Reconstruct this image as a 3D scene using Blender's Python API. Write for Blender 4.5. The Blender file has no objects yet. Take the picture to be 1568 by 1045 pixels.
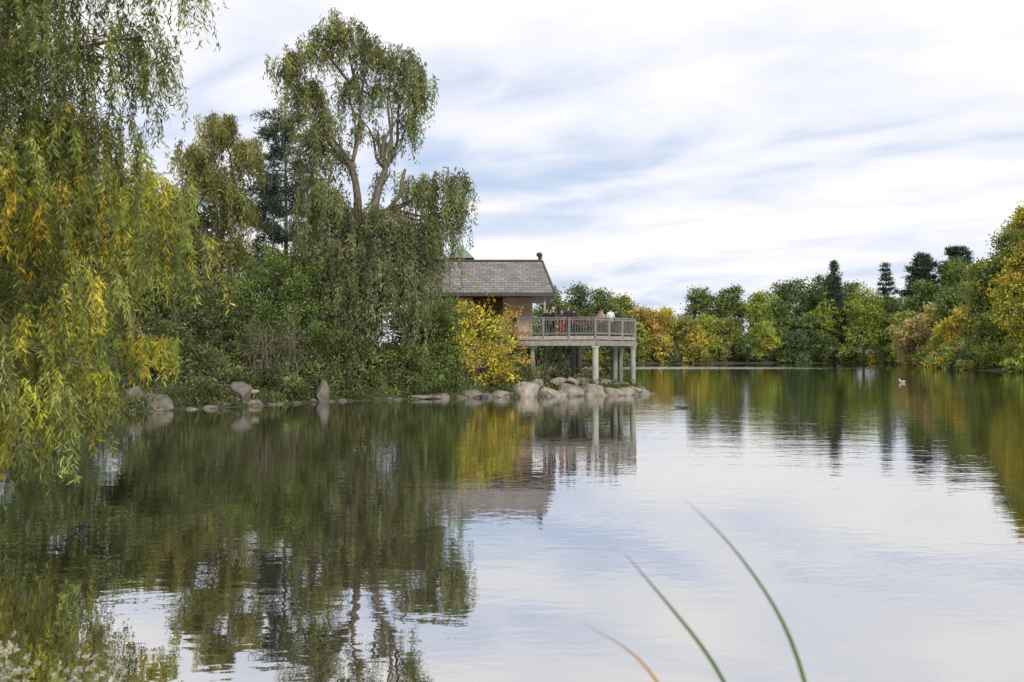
import bpy, math, random
import numpy as np
from mathutils import Vector
R = np.random.default_rng(7)
random.seed(7)
scene = bpy.context.scene
COL = scene.collection
CAM_H = 2.35

# ------------------------------------------------------------------ mesh builder
class MB:
    def __init__(s): s.V=[];s.F=[];s.C=[];s.M=[];s.S=[];s.n=0
    def add(s,V,F,col=(1,1,1),mat=0,smooth=False):
        V=np.asarray(V,dtype=np.float64).reshape(-1,3)
        F=np.asarray(F,dtype=np.int64)
        c=np.asarray(col,dtype=np.float64)
        if c.ndim==1: c=np.tile(c[:3],(len(V),1))
        s.V.append(V);s.F.append(F+s.n);s.C.append(c)
        m=np.asarray(mat)
        if m.ndim==0: m=np.full(len(F),int(m))
        s.M.append(m);s.S.append(np.full(len(F),smooth));s.n+=len(V)
    def obj(s,name,mats,parent=None):
        V=np.concatenate(s.V);C=np.concatenate(s.C)
        me=bpy.data.meshes.new(name)
        me.vertices.add(len(V));me.vertices.foreach_set('co',V.astype(np.float32).ravel())
        loops=np.concatenate([f.ravel() for f in s.F])
        sizes=np.concatenate([np.full(len(f),f.shape[1]) for f in s.F])
        starts=np.concatenate([[0],np.cumsum(sizes)[:-1]])
        me.loops.add(len(loops));me.loops.foreach_set('vertex_index',loops.astype(np.int32))
        me.polygons.add(len(sizes));me.polygons.foreach_set('loop_start',starts.astype(np.int32))
        me.polygons.foreach_set('material_index',np.concatenate(s.M).astype(np.int32))
        me.polygons.foreach_set('use_smooth',np.concatenate(s.S))
        me.update(calc_edges=True)
        ca=me.color_attributes.new('Col','FLOAT_COLOR','POINT')
        ca.data.foreach_set('color',np.concatenate([C,np.ones((len(C),1))],1).astype(np.float32).ravel())
        for m in mats: me.materials.append(m)
        o=bpy.data.objects.new(name,me);COL.objects.link(o)
        if parent: o.parent=parent
        return o

def empty(name):
    e=bpy.data.objects.new(name,None);COL.objects.link(e);return e
def nrm(a): return a/np.maximum(np.linalg.norm(a,axis=-1,keepdims=True),1e-9)

def tube(mb,pts,rad,sides=6,col=(1,1,1),mat=0):
    pts=np.asarray(pts,float);rad=np.asarray(rad,float)*np.ones(len(pts))
    k=len(pts);t=nrm(np.gradient(pts,axis=0))
    ref=np.array([0.31,0.17,0.93]) if abs(t[:,2]).mean()<0.8 else np.array([1,0.2,0.1])
    a=nrm(np.cross(t,ref));b=np.cross(t,a)
    th=np.linspace(0,2*np.pi,sides,endpoint=False)
    V=pts[:,None]+rad[:,None,None]*(np.cos(th)[None,:,None]*a[:,None]+np.sin(th)[None,:,None]*b[:,None])
    F=[]
    for i in range(k-1):
        for j in range(sides):
            F.append([i*sides+j,i*sides+(j+1)%sides,(i+1)*sides+(j+1)%sides,(i+1)*sides+j])
    mb.add(V.reshape(-1,3),F,col,mat,True)
    mb.add(V[-1],[list(range(sides))],col,mat)

def box(mb,lo,hi,col=(1,1,1),mat=0):
    x0,y0,z0=lo;x1,y1,z1=hi
    V=[(x0,y0,z0),(x1,y0,z0),(x1,y1,z0),(x0,y1,z0),(x0,y0,z1),(x1,y0,z1),(x1,y1,z1),(x0,y1,z1)]
    mb.add(V,[[0,3,2,1],[4,5,6,7],[0,1,5,4],[1,2,6,5],[2,3,7,6],[3,0,4,7]],col,mat)
def beam(mb,p0,p1,w,h,col=(1,1,1),mat=0):
    p0=np.array(p0,float);p1=np.array(p1,float);d=nrm(p1-p0)
    up=np.array([0,0,1.]) if abs(d[2])<.9 else np.array([0,1.,0])
    s=nrm(np.cross(d,up));u=np.cross(s,d)
    V=[]
    for p in (p0,p1):
        for a,b in ((-1,-1),(1,-1),(1,1),(-1,1)): V.append(p+s*a*w/2+u*b*h/2)
    mb.add(V,[[0,1,2,3],[7,6,5,4],[0,4,5,1],[1,5,6,2],[2,6,7,3],[3,7,4,0]],col,mat)

def csphere(n):
    V=[];F=[]
    for ax in range(3):
        for sg in (-1,1):
            b=len(V)
            for i in range(n+1):
                for j in range(n+1):
                    p=[0,0,0];p[ax]=sg
                    p[(ax+1)%3]=math.tan((2*i/n-1)*math.pi/4);p[(ax+2)%3]=sg*math.tan((2*j/n-1)*math.pi/4)
                    V.append(p)
            for i in range(n):
                for j in range(n):
                    F.append([b+i*(n+1)+j,b+(i+1)*(n+1)+j,b+(i+1)*(n+1)+j+1,b+i*(n+1)+j+1])
    return nrm(np.array(V,float)),np.array(F)
CS={n:csphere(n) for n in (4,8,12)}
def ell(mb,c,r,col=(1,1,1),mat=0,n=4,M=None):
    V,F=CS[n];V=V*np.array(r)
    if M is not None: V=V@np.array(M).T
    mb.add(V+np.array(c),F,col,mat,True)

# ------------------------------------------------------------------ materials
def mat(name):
    m=bpy.data.materials.new(name);m.use_nodes=True
    nt=m.node_tree;nt.nodes.clear()
    o=nt.nodes.new('ShaderNodeOutputMaterial')
    return m,nt,o
def N(nt,t,**k):
    n=nt.nodes.new(t)
    for a,b in k.items(): setattr(n,a,b)
    return n
def math_(nt,op,a,b=None,clamp=False):
    n=nt.nodes.new('ShaderNodeMath');n.operation=op;n.use_clamp=clamp
    for i,v in enumerate((a,b)):
        if v is None: continue
        if isinstance(v,(int,float)): n.inputs[i].default_value=v
        else: nt.links.new(v,n.inputs[i])
    return n.outputs[0]
def ramp(nt,src,stops):
    r=nt.nodes.new('ShaderNodeValToRGB');e=r.color_ramp.elements
    while len(e)<len(stops): e.new(.5)
    for i,(p,c) in enumerate(stops):
        e[i].position=p;e[i].color=(*c,1) if len(c)==3 else c
    nt.links.new(src,r.inputs[0]);return r.outputs[0]

def leaf_mat(name,trans=0.35):
    m,nt,o=mat(name);L=nt.links.new
    a=N(nt,'ShaderNodeAttribute',attribute_name='Col')
    tc=N(nt,'ShaderNodeTexCoord');no=N(nt,'ShaderNodeTexNoise');no.inputs['Scale'].default_value=.9;no.inputs['Detail'].default_value=1
    L(tc.outputs['Object'],no.inputs['Vector'])
    mr=N(nt,'ShaderNodeMapRange');mr.inputs['From Min'].default_value=.3;mr.inputs['From Max'].default_value=.7;mr.inputs['To Min'].default_value=.55;mr.inputs['To Max'].default_value=1.45
    L(no.outputs['Fac'],mr.inputs['Value'])
    mx=N(nt,'ShaderNodeVectorMath',operation='SCALE');L(a.outputs['Color'],mx.inputs[0]);L(mr.outputs[0],mx.inputs['Scale'])
    p=N(nt,'ShaderNodeBsdfDiffuse');L(mx.outputs[0],p.inputs['Color'])
    t=N(nt,'ShaderNodeBsdfTranslucent')
    m2=N(nt,'ShaderNodeVectorMath',operation='MULTIPLY');L(mx.outputs[0],m2.inputs[0]);m2.inputs[1].default_value=(1.3,1.3,.6)
    L(m2.outputs[0],t.inputs['Color'])
    s=N(nt,'ShaderNodeMixShader');s.inputs[0].default_value=trans
    L(p.outputs[0],s.inputs[1]);L(t.outputs[0],s.inputs[2]);L(s.outputs[0],o.inputs[0])
    return m
def rough_mat(name,c1,c2,scale=5,bump=.3,rough=.85,stretch=(1,1,1),useattr=False,dist=.03):
    m,nt,o=mat(name);L=nt.links.new
    tc=N(nt,'ShaderNodeTexCoord');mp=N(nt,'ShaderNodeMapping');mp.inputs['Scale'].default_value=stretch
    L(tc.outputs['Object'],mp.inputs['Vector'])
    no=N(nt,'ShaderNodeTexNoise');no.inputs['Scale'].default_value=scale;no.inputs['Detail'].default_value=6;no.inputs['Roughness'].default_value=.65
    L(mp.outputs[0],no.inputs['Vector'])
    c=ramp(nt,no.outputs['Fac'],[(.3,c1),(.7,c2)])
    p=N(nt,'ShaderNodeBsdfPrincipled');p.inputs['Roughness'].default_value=rough;p.inputs['Specular IOR Level'].default_value=.3
    if useattr:
        a=N(nt,'ShaderNodeAttribute',attribute_name='Col')
        mx=N(nt,'ShaderNodeVectorMath',operation='MULTIPLY');L(a.outputs['Color'],mx.inputs[0]);L(c,mx.inputs[1]);c=mx.outputs[0]
    L(c,p.inputs['Base Color'])
    b=N(nt,'ShaderNodeBump');b.inputs['Strength'].default_value=bump;b.inputs['Distance'].default_value=dist
    L(no.outputs['Fac'],b.inputs['Height']);L(b.outputs[0],p.inputs['Normal']);L(p.outputs[0],o.inputs[0])
    return m
def attr_mat(name,rough=.8):
    return rough_mat(name,(.8,.8,.8),(1.1,1.1,1.1),9,.15,rough,useattr=True)
def brick_mat(name,c1,c2,mortar,w,h,ms,vec='xz',bump=.4,zscale=1):
    m,nt,o=mat(name);L=nt.links.new
    tc=N(nt,'ShaderNodeTexCoord');sp=N(nt,'ShaderNodeSeparateXYZ');L(tc.outputs['Object'],sp.inputs[0])
    u=math_(nt,'ADD',sp.outputs[0],sp.outputs[1]) if vec=='xyz' else sp.outputs[0]
    cb=N(nt,'ShaderNodeCombineXYZ');L(u,cb.inputs[0]);L(math_(nt,'MULTIPLY',sp.outputs[2],zscale),cb.inputs[1])
    br=N(nt,'ShaderNodeTexBrick');L(cb.outputs[0],br.inputs['Vector'])
    br.inputs['Color1'].default_value=(*c1,1);br.inputs['Color2'].default_value=(*c2,1);br.inputs['Mortar'].default_value=(*mortar,1)
    br.inputs['Scale'].default_value=1;br.inputs['Brick Width'].default_value=w;br.inputs['Row Height'].default_value=h
    br.inputs['Mortar Size'].default_value=ms;br.inputs['Bias'].default_value=0
    no=N(nt,'ShaderNodeTexNoise');no.inputs['Scale'].default_value=1.7;no.inputs['Detail'].default_value=6;L(tc.outputs['Object'],no.inputs['Vector'])
    mr=N(nt,'ShaderNodeMapRange');mr.inputs['To Min'].default_value=.6;mr.inputs['To Max'].default_value=1.4;L(no.outputs['Fac'],mr.inputs['Value'])
    mx=N(nt,'ShaderNodeVectorMath',operation='SCALE');L(br.outputs['Color'],mx.inputs[0]);L(mr.outputs[0],mx.inputs['Scale'])
    p=N(nt,'ShaderNodeBsdfPrincipled');p.inputs['Roughness'].default_value=.9;L(mx.outputs[0],p.inputs['Base Color'])
    b=N(nt,'ShaderNodeBump');b.inputs['Strength'].default_value=bump;b.inputs['Distance'].default_value=.02;b.invert=True
    L(br.outputs['Fac'],b.inputs['Height']);L(b.outputs[0],p.inputs['Normal']);L(p.outputs[0],o.inputs[0]);return m

M_leaf=leaf_mat('foliage');M_needle=leaf_mat('needles',.1)
M_bark=rough_mat('bark',(.07,.054,.04),(.21,.175,.14),4,.8,.95,(3,3,.7))
M_rock=rough_mat('rock',(.11,.10,.085),(.30,.275,.24),2.6,.7,.9,useattr=True,dist=.06)
M_wood=rough_mat('weathered_wood',(.15,.135,.125),(.27,.245,.23),6,.4,.9,(1,1,1),useattr=True)
M_conc=rough_mat('concrete_post',(.2,.2,.175),(.36,.36,.31),5,.3,.9,(1,1,.4),useattr=True)
M_cloth=attr_mat('cloth');M_skin=attr_mat('skin_tone',.55);M_feather=attr_mat('feathers',.6)
M_brick=brick_mat('brick',(.55,.34,.23),(.45,.27,.18),(.5,.44,.38),.22,.075,.008,'xyz')
M_shing=brick_mat('shingles',(.16,.145,.14),(.24,.222,.215),(.07,.065,.06),.5,.19,.014,'xz',1.)
M_dark=rough_mat('dark_metal',(.02,.02,.022),(.05,.05,.05),8,.2,.6)
M_trim=rough_mat('painted_trim',(.06,.055,.05),(.1,.09,.08),8,.2,.7)
M_copper=rough_mat('green_roof',(.12,.2,.14),(.2,.28,.2),5,.3,.7)
M_glass,nt,o=mat('window_glass');p=N(nt,'ShaderNodeBsdfPrincipled');p.inputs['Base Color'].default_value=(.02,.025,.03,1);p.inputs['Roughness'].default_value=.08;nt.links.new(p.outputs[0],o.inputs[0])

# ------------------------------------------------------------------ ground sheet
PEN=np.array([(-220,33),(-60,33),(-30,35),(-18,38.5),(-15,41),(-12,45),(-9.7,49.3),(-5,52.3),(-3,53.6),(2.4,55.9),(7.2,57.8),(8.3,60),(6.5,66),(1,73),(-15,84),(-60,100),(-220,110)],float)
FAR=np.array([(-900,215),(-100,250),(33,257),(88,266),(104,238),(80,190),(68,152),(69,128),(82,90),(112,40),(150,-50),(400,-300),(3500,-300),(3500,4000),(-3500,4000),(-3500,215)],float)
NEAR=np.array([(-300,-300),(-300,24),(-14,20),(-11.5,15),(-9,10),(-5.5,6),(0,4.6),(6,4.2),(30,2),(60,-60),(90,-300)],float)
def sd(P,poly):
    d=np.full(len(P),1e18);ins=np.zeros(len(P),bool);n=len(poly)
    for i in range(n):
        a=poly[i];b=poly[(i+1)%n];e=b-a;w=P-a
        t=np.clip((w@e)/(e@e),0,1);q=w-t[:,None]*e;d=np.minimum(d,(q*q).sum(1))
        c=((a[1]>P[:,1])!=(b[1]>P[:,1]))
        xi=(b[0]-a[0])*(P[:,1]-a[1])/((b[1]-a[1]) if b[1]!=a[1] else 1e-9)+a[0]
        ins^=c&(P[:,0]<xi)
    d=np.sqrt(d);return np.where(ins,d,-d)
def wig(P): return .35*np.sin(P[:,0]*1.3+P[:,1]*.7)+.25*np.sin(P[:,0]*2.9-P[:,1]*1.9)
def ss(t): t=np.clip(t,0,1);return t*t*(3-2*t)
def ground_z(P):
    P=np.atleast_2d(np.asarray(P,float))
    a=sd(P,PEN)+wig(P)*.6;b=sd(P,FAR)+wig(P)*1.5;c=sd(P,NEAR)+wig(P)*.3
    za=np.where(a>0,.25*ss(a/.5)+1.3*ss(a/9),-1.6*ss(-a/5))
    zb=np.where(b>0,.4*ss(b/1.5)+1.2*ss(b/15)+4*ss((b-20)/120),-1.6*ss(-b/9))
    zc=np.where(c>0,.8*ss(c/2.5),-1.6*ss(-c/4))
    z=np.maximum(np.maximum(za,zb),zc)
    return z+np.where(z>.2,.06*np.sin(P[:,0]*3.1)*np.sin(P[:,1]*2.7),0)
def gz(x,y): return float(ground_z([(x,y)])[0])
def axis(segs):
    a=[]
    for lo,hi,st in segs: a+=list(np.arange(lo,hi,st))
    return np.array(a+[segs[-1][1]])
xs=axis([(-3400,-400,250),(-400,-60,12),(-60,-25,2),(-25,12,.5),(12,60,2.5),(60,120,2.5),(120,400,14),(400,3400,250)])
ys=axis([(-290,-20,30),(-20,30,1),(30,75,.5),(75,120,3),(120,290,3.5),(290,500,20),(500,3900,250)])
X,Y=np.meshgrid(xs,ys);P=np.stack([X.ravel(),Y.ravel()],1);Z=ground_z(P)
nx=len(xs);ny=len(ys)
I=(np.arange(ny-1)[:,None]*nx+np.arange(nx-1)[None]).ravel()
mb=MB();mb.add(np.c_[P,Z],np.stack([I,I+1,I+1+nx,I+nx],1),smooth=True)
M_ground=rough_mat('ground_soil_grass',(.04,.05,.02),(.08,.075,.04),1.2,.6,.95)
mb.obj('ground',[M_ground])

# ------------------------------------------------------------------ water
m,nt,o=mat('lake_water');L=nt.links.new
tc=N(nt,'ShaderNodeTexCoord')
def wnoise(sc,scale,det,rot=0):
    mp=N(nt,'ShaderNodeMapping');mp.inputs['Scale'].default_value=sc;mp.inputs['Rotation'].default_value=(0,0,rot)
    L(tc.outputs['Object'],mp.inputs['Vector'])
    no=N(nt,'ShaderNodeTexNoise');no.inputs['Scale'].default_value=scale;no.inputs['Detail'].default_value=det
    no.inputs['Roughness'].default_value=.5
    L(mp.outputs[0],no.inputs['Vector']);return no.outputs['Fac']
h1=wnoise((.45,1,1),.9,2,.15);h2=wnoise((.6,1,1),4.5,2,-.2);patch=wnoise((.25,1,1),.035,2)
pm=ramp(nt,patch,[(.38,(.4,)*3),(.62,(1.25,)*3)])
hh=math_(nt,'ADD',math_(nt,'MULTIPLY',h1,.72),math_(nt,'MULTIPLY',h2,.34))
# a wind-ruffled strip far out on the lake
sp=N(nt,'ShaderNodeSeparateXYZ');L(tc.outputs['Object'],sp.inputs[0])
dy=math_(nt,'ABSOLUTE',math_(nt,'SUBTRACT',math_(nt,'ADD',sp.outputs[1],math_(nt,'MULTIPLY',h1,6.)),178.))
st=N(nt,'ShaderNodeMapRange');st.inputs['From Min'].default_value=18;st.inputs['From Max'].default_value=10;st.inputs['To Min'].default_value=0;st.inputs['To Max'].default_value=1;L(dy,st.inputs['Value'])
sx=N(nt,'ShaderNodeMapRange');sx.inputs['From Min'].default_value=64;sx.inputs['From Max'].default_value=40;L(sp.outputs[0],sx.inputs['Value'])
ruf=math_(nt,'MULTIPLY',st.outputs[0],sx.outputs[0])
pm2=math_(nt,'ADD',pm,math_(nt,'MULTIPLY',ruf,22.))
hh=math_(nt,'MULTIPLY',hh,pm2)
b=N(nt,'ShaderNodeBump');b.inputs['Strength'].default_value=1;b.inputs['Distance'].default_value=.0105;L(hh,b.inputs['Height'])
fr=N(nt,'ShaderNodeFresnel');fr.inputs['IOR'].default_value=1.33
fac=math_(nt,'MULTIPLY_ADD',fr.outputs[0],.30,True)
fac.node.inputs[2].default_value=.70
gl=N(nt,'ShaderNodeBsdfGlossy');gl.inputs['Roughness'].default_value=.012;gl.inputs['Color'].default_value=(.91,.91,.92,1);L(b.outputs[0],gl.inputs['Normal'])
df=N(nt,'ShaderNodeBsdfDiffuse');df.inputs['Color'].default_value=(.05,.042,.024,1)
mx=N(nt,'ShaderNodeMixShader');L(fac,mx.inputs[0]);L(df.outputs[0],mx.inputs[1]);L(gl.outputs[0],mx.inputs[2]);L(mx.outputs[0],o.inputs[0])
M_water=m
mb=MB();mb.add([(-3400,-280,0),(3400,-280,0),(3400,3800,0),(-3400,3800,0)],[[0,1,2,3]]);mb.obj('water',[M_water])

# ------------------------------------------------------------------ foliage
def pal(cols,n,var=.18):
    cols=np.array(cols,float);i=R.integers(0,len(cols),n)
    return cols[i]*(1+R.normal(0,var,(n,1))).clip(.4,1.8)
def leaves(mb,P,D,Ln,W,C,mat=0,gain=1.18):
    n=len(P);D=nrm(D);S=nrm(np.cross(D,R.normal(size=(n,3))))
    C=C*(gain*np.maximum(C.max(1,keepdims=True),.02)**-.17)
    Ln=(Ln*R.uniform(.7,1.3,n))[:,None];W=(W*R.uniform(.7,1.3,n))[:,None]
    V=np.stack([P,P+D*Ln*.45+S*W/2,P+D*Ln,P+D*Ln*.45-S*W/2],1).reshape(-1,3)
    mb.add(V,np.arange(4*n).reshape(n,4),np.repeat(C,4,0),mat)
def lobe_pts(l,n,lo=.35):
    d=nrm(R.normal(size=(n,3)));r=(R.uniform(lo**2,1,n))**.5
    w=1+.22*np.sin(d[:,0]*5+l[0])*np.sin(d[:,2]*6+l[2])+.12*np.sin(d[:,1]*9+d[:,2]*8)
    return np.array(l[:3])+d*(r*w)[:,None]*np.array(l[3:6]),d
def limb(mb,a,b,r0,r1,wob=.12,k=7,mat=1,sides=6):
    a=np.array(a,float);b=np.array(b,float);t=np.linspace(0,1,k)[:,None];L_=np.linalg.norm(b-a)
    p=a+(b-a)*t;off=R.normal(size=3)*L_*wob;off2=R.normal(size=3)*L_*wob*.5
    p=p+np.sin(t*np.pi)*off+np.sin(t*2*np.pi)*off2
    tube(mb,p,np.linspace(r0,r1,k),sides,mat=mat);return p
def clumpy(mb,lobes,dens,per,sig,ln,w,cols,up=0.1,twigs=.15,var=.16,lo=.35,mat=0,cv=.32):
    for l in lobes:
        n=max(6,int(dens*(l[3]*l[4]+l[3]*l[5]+l[4]*l[5])))
        cp,d=lobe_pts(l,n,lo);cc=pal(cols if len(l)<7 else l[6],n,cv)
        Pp=np.repeat(cp,per,0)+R.normal(size=(n*per,3))*sig*np.array([1,1,.7])
        Dd=np.repeat(d,per,0)*.6+R.normal(size=(n*per,3))*.8+np.array([0,0,up])
        C=np.repeat(cc,per,0)*(1+R.normal(0,var,(n*per,1))).clip(.45,1.7)
        leaves(mb,Pp,Dd,ln,w,C,mat)
        for i in range(int(n*twigs)):
            c0=np.array(l[:3])+R.normal(size=3)*np.array(l[3:6])*.15
            limb(mb,c0,cp[i],.035*ln/.15,.008,.1,4,sides=3)
def strands(mb,P0,out,Ls,K,per,ln,w,cols,sway=.15,spread=.05,stem=.004,var=.18,jit=.5):
    n=len(P0);out=out*np.array([1,1,0]);t=np.linspace(0,1,K)
    a=R.uniform(.1,.5,n)*Ls*.5;ph=R.uniform(0,6.28,(n,1));sw=R.normal(size=(n,1,3))*np.array([1,1,0])*sway
    Pk=P0[:,None]+out[:,None]*(a[:,None]*(1-np.exp(-3*t))[None])[...,None]
    Pk=Pk+sw*(Ls[:,None]*np.sin(t*2.5+ph)*t)[...,None]
    Pk[...,2]-=(Ls[:,None]*(t**1.25)[None])
    sc=pal(cols,n,.26)
    PP=np.repeat(Pk.reshape(-1,3),per,0)
    seg=np.repeat((Ls/K),K*per)
    PP=PP+R.normal(size=PP.shape)*spread;PP[:,2]+=R.uniform(-jit,jit,len(PP))*seg
    D=R.normal(size=PP.shape)*np.array([.5,.5,.25])+np.array([0,0,-.75])
    C=np.repeat(sc,K*per,0)*(1+R.normal(0,var,(len(PP),1))).clip(.4,1.8)
    leaves(mb,PP,D,ln,w,C,0)
    A=Pk[:,:-1].reshape(-1,3);B=Pk[:,1:].reshape(-1,3);s=nrm(R.normal(size=A.shape)*np.array([1,1,.1]))*stem
    V=np.stack([A-s,A+s,B+s,B-s],1).reshape(-1,3);mb.add(V,np.arange(len(V)).reshape(-1,4),(.6,.6,.3),1)

# --- tall willow in the middle of the peninsula
G_w=[(.098,.108,.050),(.085,.096,.050),(.12,.125,.055),(.075,.086,.046)]
G_wl=[(.13,.142,.052),(.105,.12,.05),(.165,.162,.055)]
mb=MB();base=np.array([-8.2,55.5,gz(-8.2,55.5)-.2])
fork=np.array([-8.4,55.5,8.3])
tk=limb(mb,base,fork,.5,.36,.02,8,sides=10)
f2=limb(mb,fork,(-8.9,55.3,12.8),.30,.17,.06,7,sides=8)
f3=limb(mb,fork+np.array([0,.1,-.6]),(-7.1,55.8,12.8),.30,.16,.05,7,sides=8)
f4=limb(mb,fork,(-6.1,55.0,11.3),.22,.11,.08,6,sides=7)
f5=limb(mb,f2[-1],(-8.5,55.5,16.5),.15,.07,.08,7,sides=6)
limb(mb,(-6.1,55.0,11.3),(-5.9,54.9,12.6),.14,.08,.05,3,sides=6)
# x,y,z, rx,ry,rz, strand length, density factor
TW=[(-9.4,55.3,20.5,1.6,1.5,1.0,1.0,.6),(-10.7,55.3,19.7,1.2,1.5,.9,1.5,.6),(-12.5,55.2,18.8,1.0,1.3,1.0,1.8,.75),(-8.0,55.6,19.7,1.5,1.5,1.0,1.3,.6),(-6.4,55.3,18.9,1.3,1.3,.9,1.6,.7),(-5.2,55.2,18.0,.8,1.1,.8,1.8,.75),
    (-11.5,55.6,17.2,1.2,1.3,.8,2.2,.8),(-5.2,55.5,16.9,.6,1,.6,1.6,.7),(-9.4,55.8,17.6,1.7,1.3,.7,1.7,.45),(-7.0,55.8,17.3,1.5,1.2,.7,1.7,.45),(-5.9,55.8,15.6,.7,1.,.6,1.6,.7),
    (-11.1,55.2,14.6,.9,1.2,.9,2.6,.9),(-10.2,55.4,15.6,1.1,1.2,.7,1.9,.5),(-7.2,56.2,14.6,1.1,.9,.6,1.5,.35),(-9.6,55.2,13.4,.9,1.,.5,1.8,.5),(-8.3,55.9,15.4,1.1,1,.6,1.5,.35),(-6.9,56.2,12.6,.8,.8,.5,1.6,.4),
    (-3.4,55.2,12.2,1.3,1.3,.7,2.1,.7),(-5.1,55.0,11.8,1.2,1.4,.8,2.5,.75),(-7.4,54.6,10.0,1.8,1.3,.9,3.6,.9),(-10.6,55.0,11.6,1.2,1.3,1.,3.2,1.0),(-9.2,54.8,10.6,1.0,1.2,.8,3.2,.8),(-3.1,55.4,10.8,.7,1.,.6,2.2,.6),
    (-4.0,55.0,10.0,1.0,1.3,.9,2.8,.8),(-5.8,54.3,9.2,1.7,1.1,1.,3.8,1.0),(-8.9,54.3,8.4,1.6,1.1,.8,3.6,1.0),(-4.8,54.6,8.2,1.0,1.1,.8,3.0,.9),(-7.2,53.8,7.2,1.4,1.0,.7,3.4,1.0),(-5.6,53.6,6.6,1.2,.9,.7,3.6,1.0),(-8.6,53.7,6.0,1.,.8,.6,3.0,.9),(-10.9,54.5,8.8,1.1,1,.8,3.2,1.0)]
for i,l in enumerate(TW):
    src=(f2 if l[0]<-8.6 else f3) if l[2]>13.2 else tk
    s=src[-1] if l[2]>13.2 else (f4[-2] if l[0]>-6.8 and l[2]>9 else tk[-2])
    if l[2]>19.5: s=f5[-1]
    p=limb(mb,s,l[:3],.12 if l[2]>13 else .1,.035,.08,7,sides=6)
    area=l[3]*l[4]+l[3]*l[5]+l[4]*l[5]
    n=int(16.5*area*l[7]);cp,d=lobe_pts(l,n,.1)
    cols=G_wl+G_w if l[2]>11 else G_w
    for j in range(0,n,4): limb(mb,p[-2 if j%2 else -1],cp[j],.03,.009,.12,4,sides=3)
    strands(mb,cp,d,R.uniform(.3,1.25,n)*l[6],int(9+l[6]*5.5),3,.25,.066,cols,.12,.1,.006)
tall_willow=mb.obj('willow_tree',[M_leaf,M_bark])

# --- willow behind on the left
mb=MB();G_b=[(.15,.15,.056),(.125,.13,.05),(.19,.17,.058),(.105,.115,.048)]
base=(-19,62,gz(-19,62)-.2);p0=limb(mb,base,(-18.7,62,8.5),.42,.28,.03,8,sides=9)
BW=[(-18.2,62,16.6,1.5,1.6,1.0,1.6),(-19.9,62,15.0,1.3,1.6,1.,2.0),(-16.5,62,15.2,1.2,1.5,1.0,2.0),(-18.3,61.6,13.4,1.8,1.6,1.,2.2),(-20.9,61.5,11.9,1.4,1.6,1.,2.8),
    (-16.8,61.5,12,1.2,1.5,1,2.6),(-20.3,61,9.6,1.8,1.6,1,3.4),(-17.6,61,9.2,1.5,1.5,1,3.4),(-22.3,61,8.8,1.2,1.2,1,2.8),(-18.9,60.2,7.2,1.4,1,.8,3)]
for l in BW:
    p=limb(mb,p0[-1 if l[2]>10 else -3],l[:3],.14,.04,.07,6,sides=6)
    n=int(13*(l[3]*l[4]+l[3]*l[5]+l[4]*l[5]));cp,d=lobe_pts(l,n,.1)
    for j in range(0,n,6): limb(mb,p[-1],cp[j],.03,.01,.12,4,sides=4)
    strands(mb,cp,d,R.uniform(.3,1.15,n)*l[6],int(9+l[6]*5),3,.27,.07,G_b,.1,.11,.006)
mb.obj('willow_tree',[M_leaf,M_bark])

# --- foreground willow leaning over the water from the left bank
mb=MB();Y1=[(.25,.23,.04),(.195,.205,.042),(.15,.175,.042),(.12,.145,.042),(.28,.24,.04)]
Y2=[(.39,.28,.03),(.29,.245,.038),(.18,.2,.042),(.13,.155,.042)]
Gf=[(.10,.12,.044),(.125,.14,.047),(.075,.093,.04),(.15,.16,.047)]
base=(-12.5,15.5,gz(-12.5,15.5)-.2);p0=limb(mb,base,(-11.3,15.3,5.2),.42,.3,.03,9,sides=10)
FW=[(-6.2,15.2,9.0,1.6,1.8,.6,1.35,Gf,1.2),(-8.0,15,8.6,1.3,1.8,.8,1.3,Gf,1.4),(-7.6,14.8,7.1,1.1,1.5,.8,1.4,Gf,1.3),(-6.2,15.6,7.3,.85,1.1,.6,1.2,Gf,1.0),
    (-6.7,15.3,5.9,1.05,1.3,.5,1.2,Gf+Gf+Y1,1.2),(-7.5,14.6,5.2,.9,1.2,.6,1.2,Gf+Y1+Y2,1.3),(-5.75,15.2,5.0,.75,1.1,.4,1.0,Y1+Gf,1.1),(-5.4,15.2,4.15,.6,1.0,.4,1.,Y1+Gf,1.2),
    (-6.6,14.8,4.5,.9,1.2,.5,1.2,Y1+Y2+Gf,1.2),(-7.6,14.3,3.7,.9,1.1,.6,1.2,Y1+Gf,1.2),(-6.3,14.6,3.4,.85,1.1,.4,1.1,Y1+Gf,1.2),(-6.9,13.6,2.8,.9,.9,.4,1.15,Y2+Y1+Gf,1.2),
    (-5.4,14.8,2.6,.55,.7,.12,.6,Y1+Y2,.9),(-6.0,14.0,2.2,.6,.7,.2,.9,Y1+Y2,1.3),(-6.9,13.2,1.95,.8,.8,.25,1.15,Gf+Y1,1.5),(-6.2,13.4,1.8,.65,.7,.2,1.0,Gf+Y1,1.3),(-7.2,12.6,1.7,.6,.6,.15,1.2,Gf+Y1,1.5),(-9.5,15,6.5,1.5,2,2,1.5,Gf,.6),(-10,15,9.5,2.2,2.2,1.2,1.5,Gf,.5),(-9,14,3.6,1.2,1.5,1,1.3,Y1,.6),
    (-8.4,17.5,5.5,1.0,1.4,1.6,1.5,Gf,.7),(-8.2,17,3.4,.9,1.2,1.,1.4,Gf,.7)]
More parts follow.
